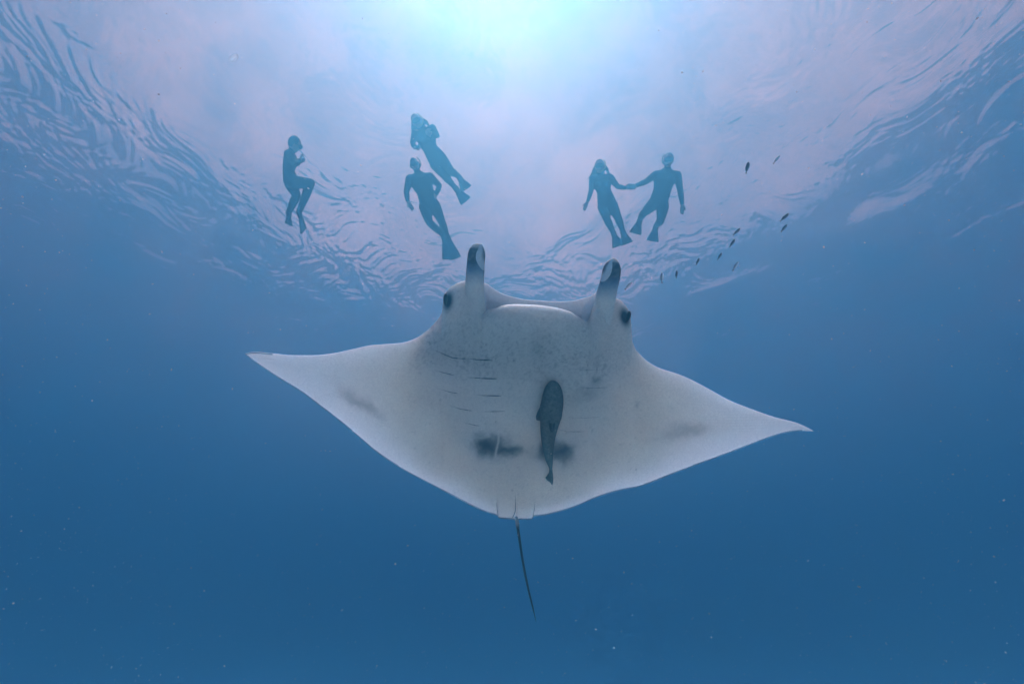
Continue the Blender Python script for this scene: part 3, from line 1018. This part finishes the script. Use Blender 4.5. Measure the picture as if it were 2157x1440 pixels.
    # hair
    if hair:
        hv, hf = [], []
        ellipsoid(hv, hf, hc + hd * .03 - look * .022, hs * .087, look * .092, hd * .112)
        rng = random.Random(int(dist * 1000))
        if hair == 'long':
            for q in range(16):
                a = rng.uniform(-1.2, 1.2)
                st = hc - look * .06 + hs * (.075 * math.sin(a)) + hd * (.06 * math.cos(a))
                w1 = st - hd * rng.uniform(.10, .16) - look * rng.uniform(0, .08) + hs * (rng.uniform(-.06, .06) + (.05 if a > 0 else -.05))
                w2 = w1 - hd * rng.uniform(.05, .14) + hs * rng.uniform(-.12, .06) - look * rng.uniform(-.02, .07)
                capsule(hv, hf, [st, st.lerp(w1, .6) + look * -.015, w1, w2], [.034, .03, .02, .005], hs, None, 8)
        elif hair == 'bun':
            ellipsoid(hv, hf, hc - look * .10 + hd * .05, hs * .045, look * .045, hd * .045)
        remeshed('hair', hv, hf, .009, root, c, [HAIR], None, 3)
    for a in ('l', 'r'):
        if (a + '_tip') in P and fins:
            an, tip = P[a + '_ankle'], P[a + '_tip']
            toe = an + (tip - an).normalized() * .075
            fc = zoff.get(a + '_face', None)
            swim_fin(root, c, an, toe, tip, .235, (fc if fc is not None else -vw), fin_mat or RUBBER)
    return P

def L2(d): return d
PEOPLE = []
# far left: sideways on, knees drawn up
PEOPLE.append(build_person('snorkeller alone at the far left, turned sideways with arms folded and one knee raised', 9.0, dict(
    head=(620, 305), neck=(612, 319), hip=(613, 381), waist=(608, 358),
    l_shoulder=(607, 325), l_elbow=(619, 345), l_wrist=(631, 338), l_hand=(633, 333),
    r_shoulder=(606, 326), r_elbow=(616, 348), r_wrist=(630, 343), r_hand=(634, 340),
    l_hip=(616, 384), l_knee=(654, 385), l_ankle=(630, 446), l_tip=(641, 488),
    r_hip=(612, 386), r_knee=(625, 412), r_ankle=(608, 448), r_tip=(609, 474)),
    profile=True, hair='short', female=True, snorkel=False,
    zoff=dict(l_shoulder=-.17, r_shoulder=.17, l_elbow=-.2, r_elbow=.2, l_wrist=-.06, r_wrist=.06, l_hip=-.09, r_hip=.09, l_knee=-.1, r_knee=.1, l_ankle=-.08, r_ankle=.09, l_face=RGT, r_face=RGT)))
# upper middle: swimming away to the right
PEOPLE.append(build_person('snorkeller highest in the group, stretched diagonally with elbows bent and fins trailing right', 9.05, dict(
    head=(879, 257), neck=(887, 271), hip=(922, 337), waist=(906, 313),
    l_shoulder=(874, 282), l_elbow=(869, 302), l_wrist=(874, 312), l_hand=(880, 310),
    r_shoulder=(911, 270), r_elbow=(922, 289), r_wrist=(908, 281), r_hand=(900, 279),
    l_hip=(915, 343), l_knee=(935, 369), l_ankle=(957, 393), l_tip=(982, 425),
    r_hip=(929, 335), r_knee=(950, 361), r_ankle=(966, 371), r_tip=(984, 400)),
    hair='long', female=True, zoff=dict(r_ankle=.18, r_tip=.15, l_wrist=-.1, r_wrist=-.12)))
# middle: hand on hip
PEOPLE.append(build_person('snorkeller with one hand on hip, hanging upright just left above the manta horns', 8.9, dict(
    head=(874, 348), neck=(880, 364), hip=(904, 429), waist=(896, 404),
    l_shoulder=(863, 376), l_elbow=(856, 405), l_wrist=(859, 424), l_hand=(865, 434),
    r_shoulder=(906, 372), r_elbow=(926, 391), r_wrist=(918, 411), r_hand=(911, 418),
    l_hip=(894, 433), l_knee=(904, 468), l_ankle=(935, 497), l_tip=(945, 546),
    r_hip=(914, 430), r_knee=(931, 468), r_ankle=(941, 495), r_tip=(960, 546)),
    hood=True, zoff=dict(l_ankle=.1, r_elbow=.06)))
# couple holding hands
PEOPLE.append(build_person('long-haired snorkeller holding hands with the one to the right', 9.25, dict(
    head=(1263, 352), neck=(1264, 367), hip=(1278, 427), waist=(1272, 403),
    l_shoulder=(1248, 376), l_elbow=(1245, 402), l_wrist=(1238, 424), l_hand=(1234, 434),
    r_shoulder=(1286, 374), r_elbow=(1301, 393), r_wrist=(1319, 396.5), r_hand=(1334, 395),
    l_hip=(1269, 431), l_knee=(1279, 463), l_ankle=(1291, 488), l_tip=(1303, 519),
    r_hip=(1288, 430), r_knee=(1302, 459), r_ankle=(1311, 484), r_tip=(1321, 514)),
    hair='long', female=True, fin_mat=None))
PEOPLE.append(build_person('broad-shouldered snorkeller on the right of the hand-holding pair, legs apart', 9.3, dict(
    head=(1408, 339), neck=(1406, 355), hip=(1387, 426), waist=(1395, 400),
    l_shoulder=(1381, 368), l_elbow=(1360, 383), l_wrist=(1340, 391), l_hand=(1325, 391),
    r_shoulder=(1427, 369), r_elbow=(1433, 402), r_wrist=(1437, 430), r_hand=(1437, 443),
    l_hip=(1376, 430), l_knee=(1355, 450), l_ankle=(1348, 461), l_tip=(1337, 494),
    r_hip=(1397, 432), r_knee=(1391, 466), r_ankle=(1382, 476), r_tip=(1374, 511)),
    hair='short', snorkel=-1, zoff=dict(l_ankle=.22, l_tip=.2, r_ankle=.30, r_tip=.28, l_knee=-.05, r_knee=-.12)))

# ------------------------------------------------------------------ small silvery fish
def build_fish():
    def fmat(name, back, belly):
        m, t_, out = new_mat(name)
        N = t_.nodes
        b = N.new('ShaderNodeBsdfPrincipled')
        tc = N.new('ShaderNodeTexCoord'); sp = N.new('ShaderNodeSeparateXYZ'); r = N.new('ShaderNodeValToRGB')
        mr = N.new('ShaderNodeMapRange'); mr.inputs[1].default_value = -.012; mr.inputs[2].default_value = .012
        r.color_ramp.elements[0].color = belly + (1,); r.color_ramp.elements[1].color = back + (1,)
        r.color_ramp.elements[0].position = .35; r.color_ramp.elements[1].position = .6
        L = t_.links.new
        L(tc.outputs['Object'], sp.inputs[0]); L(sp.outputs['Z'], mr.inputs[0]); L(mr.outputs[0], r.inputs['Fac']); L(r.outputs['Color'], b.inputs['Base Color'])
        b.inputs['Roughness'].default_value = .35; b.inputs['Metallic'].default_value = .15
        L(b.outputs[0], out.inputs['Surface'])
        return m
    dark = fmat('fish_skin_dark', (.02, .05, .07), (.16, .22, .24))
    pale = fmat('fish_skin_silver', (.35, .40, .42), (.88, .90, .90))
    finm = flat_mat('fish_fin', (.20, .17, .10), .6, .2)
    eyem = flat_mat('fish_eye', (.01, .01, .012), .2, .6)
    # one fish, nose at +X, unit length 1, centre at 0
    xs = np.array([0, .02, .06, .12, .2, .32, .45, .58, .7, .8, .86, .88])
    hh = np.array([.010, .045, .082, .116, .145, .160, .148, .116, .078, .042, .026, .020])
    ww = hh * np.array([1, .8, .7, .62, .58, .55, .54, .5, .46, .42, .4, .4])
    V = []
    n = 14
    for x, h, w_ in zip(xs, hh, ww):
        for j in range(n):
            a = 2 * math.pi * j / n
            V.append((.5 - x, w_ * math.cos(a), h * math.sin(a) - .012 * math.sin(x * 3)))
    F = grid_faces(len(xs), n, True) + [tuple(range(n - 1, -1, -1)), tuple((len(xs) - 1) * n + j for j in range(n))]
    L_ = .078
    V = [tuple(c * L_ for c in v) for v in V]
    def fin(poly, t):
        k = len(poly)
        v = [(x * L_, t * L_, z * L_) for x, z in poly] + [(x * L_, -t * L_, z * L_) for x, z in poly]
        f = [tuple(range(k)), tuple(range(2 * k - 1, k - 1, -1))] + [(i, k + i, k + (i + 1) % k, (i + 1) % k) for i in range(k)]
        return v, f
    tail = fin([(-.36, .02), (-.44, .06), (-.52, .12), (-.50, .05), (-.46, 0), (-.50, -.05), (-.52, -.13), (-.44, -.07), (-.36, -.03)], .006)
    dors = fin([(.18, .10), (.10, .15), (-.02, .16), (-.16, .12), (-.28, .07), (-.28, .04), (0, .10)], .005)
    anal = fin([(-.02, -.12), (-.10, -.15), (-.2, -.12), (-.3, -.06), (-.28, -.04), (-.1, -.10)], .005)
    spec = [((1643, 328), (1629, 345), 3.1, 1, 'pale silver fish, topmost of all the small fish'),
            ((1577, 341), (1571, 366), 3.0, 0, 'dark slender fish curving downward beside the topmost silver one'),
            ((1661, 450), (1643, 466), 3.2, 0, 'dark fish farthest right, upper of the close pair'),
            ((1658, 473), (1645, 488), 3.2, 0, 'dark fish farthest right, lower of the close pair'),
            ((1559, 481), (1544, 495), 3.3, 0, 'deep-bodied dark fish just right of the hand-holding pair, upper of two in line'),
            ((1548, 504), (1537, 520), 3.3, 0, 'dark fish directly under the deep-bodied one'),
            ((1520, 533), (1511, 547), 3.5, 0, 'small greyish fish in the middle of the trailing line'),
            ((1473, 544), (1466, 558), 3.5, 0, 'small dark fish below the fins of the right swimmer'),
            ((1555, 552), (1543, 570), 3.2, 1, 'greenish silver fish with dark eye, lowest at the right of the line'),
            ((1395, 574), (1394, 596), 3.3, 1, 'thin silver fish pointing straight up'),
            ((1426, 570), (1424, 586), 3.5, 0, 'thin dark fish pointing straight up beside the thin silver one'),
            ((1331, 595), (1316, 610), 3.0, 1, 'silver fish nearest to the right horn of the manta')]
    me = {}
    for i, ((hx, hy), (tx, ty), dist, pl, label) in enumerate(spec):
        a = at_depth(hx, hy, dist); b = at_depth(tx, ty, dist)
        c = (a + b) / 2
        vw = (c - CAM).normalized()
        d = (a - b)
        ln = d.length
        d = (d.normalized() + vw * random.Random(i).uniform(-.35, .1)).normalized()
        root = empty('small_fish', c)
        tag(root, label, 'fish', 'small fish trailing away from the manta')
        # back turned up and partly away
        upv = vw.cross(d) * (1 if vw.cross(d).dot(Vector((-1, 0, .6))) > 0 else -1) + vw * random.Random(i + 40).uniform(.1, .5)
        upv = (upv - d * upv.dot(d)).normalized()
        yv = upv.cross(d)
        M = Matrix((d, yv, upv)).transposed().to_4x4()
        root.matrix_world = Matrix.Translation(c) @ M @ Matrix.Scale(ln / (L_ * .98), 4)
        mt = pale if pl else dark
        for nm, (v, f), mm in (('body', (V, F), mt), ('tail_fin', tail, finm), ('dorsal_fin', dors, mt), ('anal_fin', anal, mt)):
            key = (nm, pl)
            if key not in me:
                o = mesh_obj(nm, v, f, mm, root, nm == 'body'); me[key] = o.data
            else:
                o = bpy.data.objects.new(nm, me[key]); C.objects.link(o); o.parent = root
        for sg in (-1, 1):
            if 'eye' not in me:
                ev, ef = [], []
                ellipsoid(ev, ef, Vector((0, 0, 0)), Vector((.018 * L_, 0, 0)), Vector((0, .008 * L_, 0)), Vector((0, 0, .018 * L_)), 6, 8)
                o = mesh_obj('eye', ev, ef, eyem, root); me['eye'] = o.data
            else:
                o = bpy.data.objects.new('eye', me['eye']); C.objects.link(o); o.parent = root
            o.location = (.41 * L_, sg * .040 * L_, .012 * L_)
build_fish()

# ------------------------------------------------------------------ small drifting jelly near the surface
def build_jelly():
    c = at_depth(493, 122, 4.2)
    m, t_, out = new_mat('jelly_white')
    tl = t_.nodes.new('ShaderNodeBsdfTranslucent'); tl.inputs['Color'].default_value = (.95, .95, .95, 1)
    mx = t_.nodes.new('ShaderNodeMixShader'); mx.inputs[0].default_value = .45
    df = t_.nodes.new('ShaderNodeBsdfTransparent')
    t_.links.new(tl.outputs[0], mx.inputs[1]); t_.links.new(df.outputs[0], mx.inputs[2]); t_.links.new(mx.outputs[0], out.inputs['Surface'])
    a = (at_depth(500, 117, 4.2) - at_depth(486, 127, 4.2)).normalized()
    s = a.orthogonal().normalized(); t = a.cross(s)
    V, n = [], 18
    prof = [(-.034, .004), (-.030, .013), (-.020, .020), (-.006, .0235), (.010, .022), (.024, .017), (.032, .010), (.035, .003)]
    for x, r in prof:
        for j in range(n):
            q = 2 * math.pi * j / n
            rr = r * (1 + .06 * math.cos(5 * q))
            V.append(a * x + s * (rr * math.cos(q)) + t * (rr * .8 * math.sin(q)))
    F = grid_faces(len(prof), n, True) + [tuple(range(n - 1, -1, -1)), tuple((len(prof) - 1) * n + j for j in range(n))]
    o = mesh_obj('drifting_jelly', [tuple(v) for v in V], F, m)
    o.location = c
    tag(o, 'tiny oval white jelly drifting near the surface at the upper left', 'jelly')
build_jelly()

# ------------------------------------------------------------------ suspended specks
def build_specks():
    rng = np.random.RandomState(3)
    V, F = [], []
    for i in range(9500):
        px, py = rng.uniform(-250, 2400), rng.uniform(-150, 1600)
        d = .55 + 5.5 * rng.rand() ** 1.3
        c = np.array(at_depth(px, py, d))
        r = .00050 * (.6 + .55 * d) * rng.choice([.7, 1.0, 1.0, 1.5, 2.2], p=[.35, .3, .2, .11, .04])
        o = len(V)
        ax = rng.normal(size=(3, 3)); ax /= np.linalg.norm(ax, axis=1)[:, None]
        e = rng.uniform(.6, 1.5, 3)
        for k in range(3):
            for sg in (1, -1):
                V.append(c + sg * ax[k] * r * e[k])
        for f in ((0, 2, 4), (2, 1, 4), (1, 3, 4), (3, 0, 4), (2, 0, 5), (1, 2, 5), (3, 1, 5), (0, 3, 5)):
            F.append(tuple(o + q for q in f))
    o = mesh_obj('marine_snow', V, F, flat_mat('speck_white', (.75, .75, .72), .8, .1), None, False)
    tag(o, 'fine pale specks drifting in the water', kind='stuff')
build_specks()
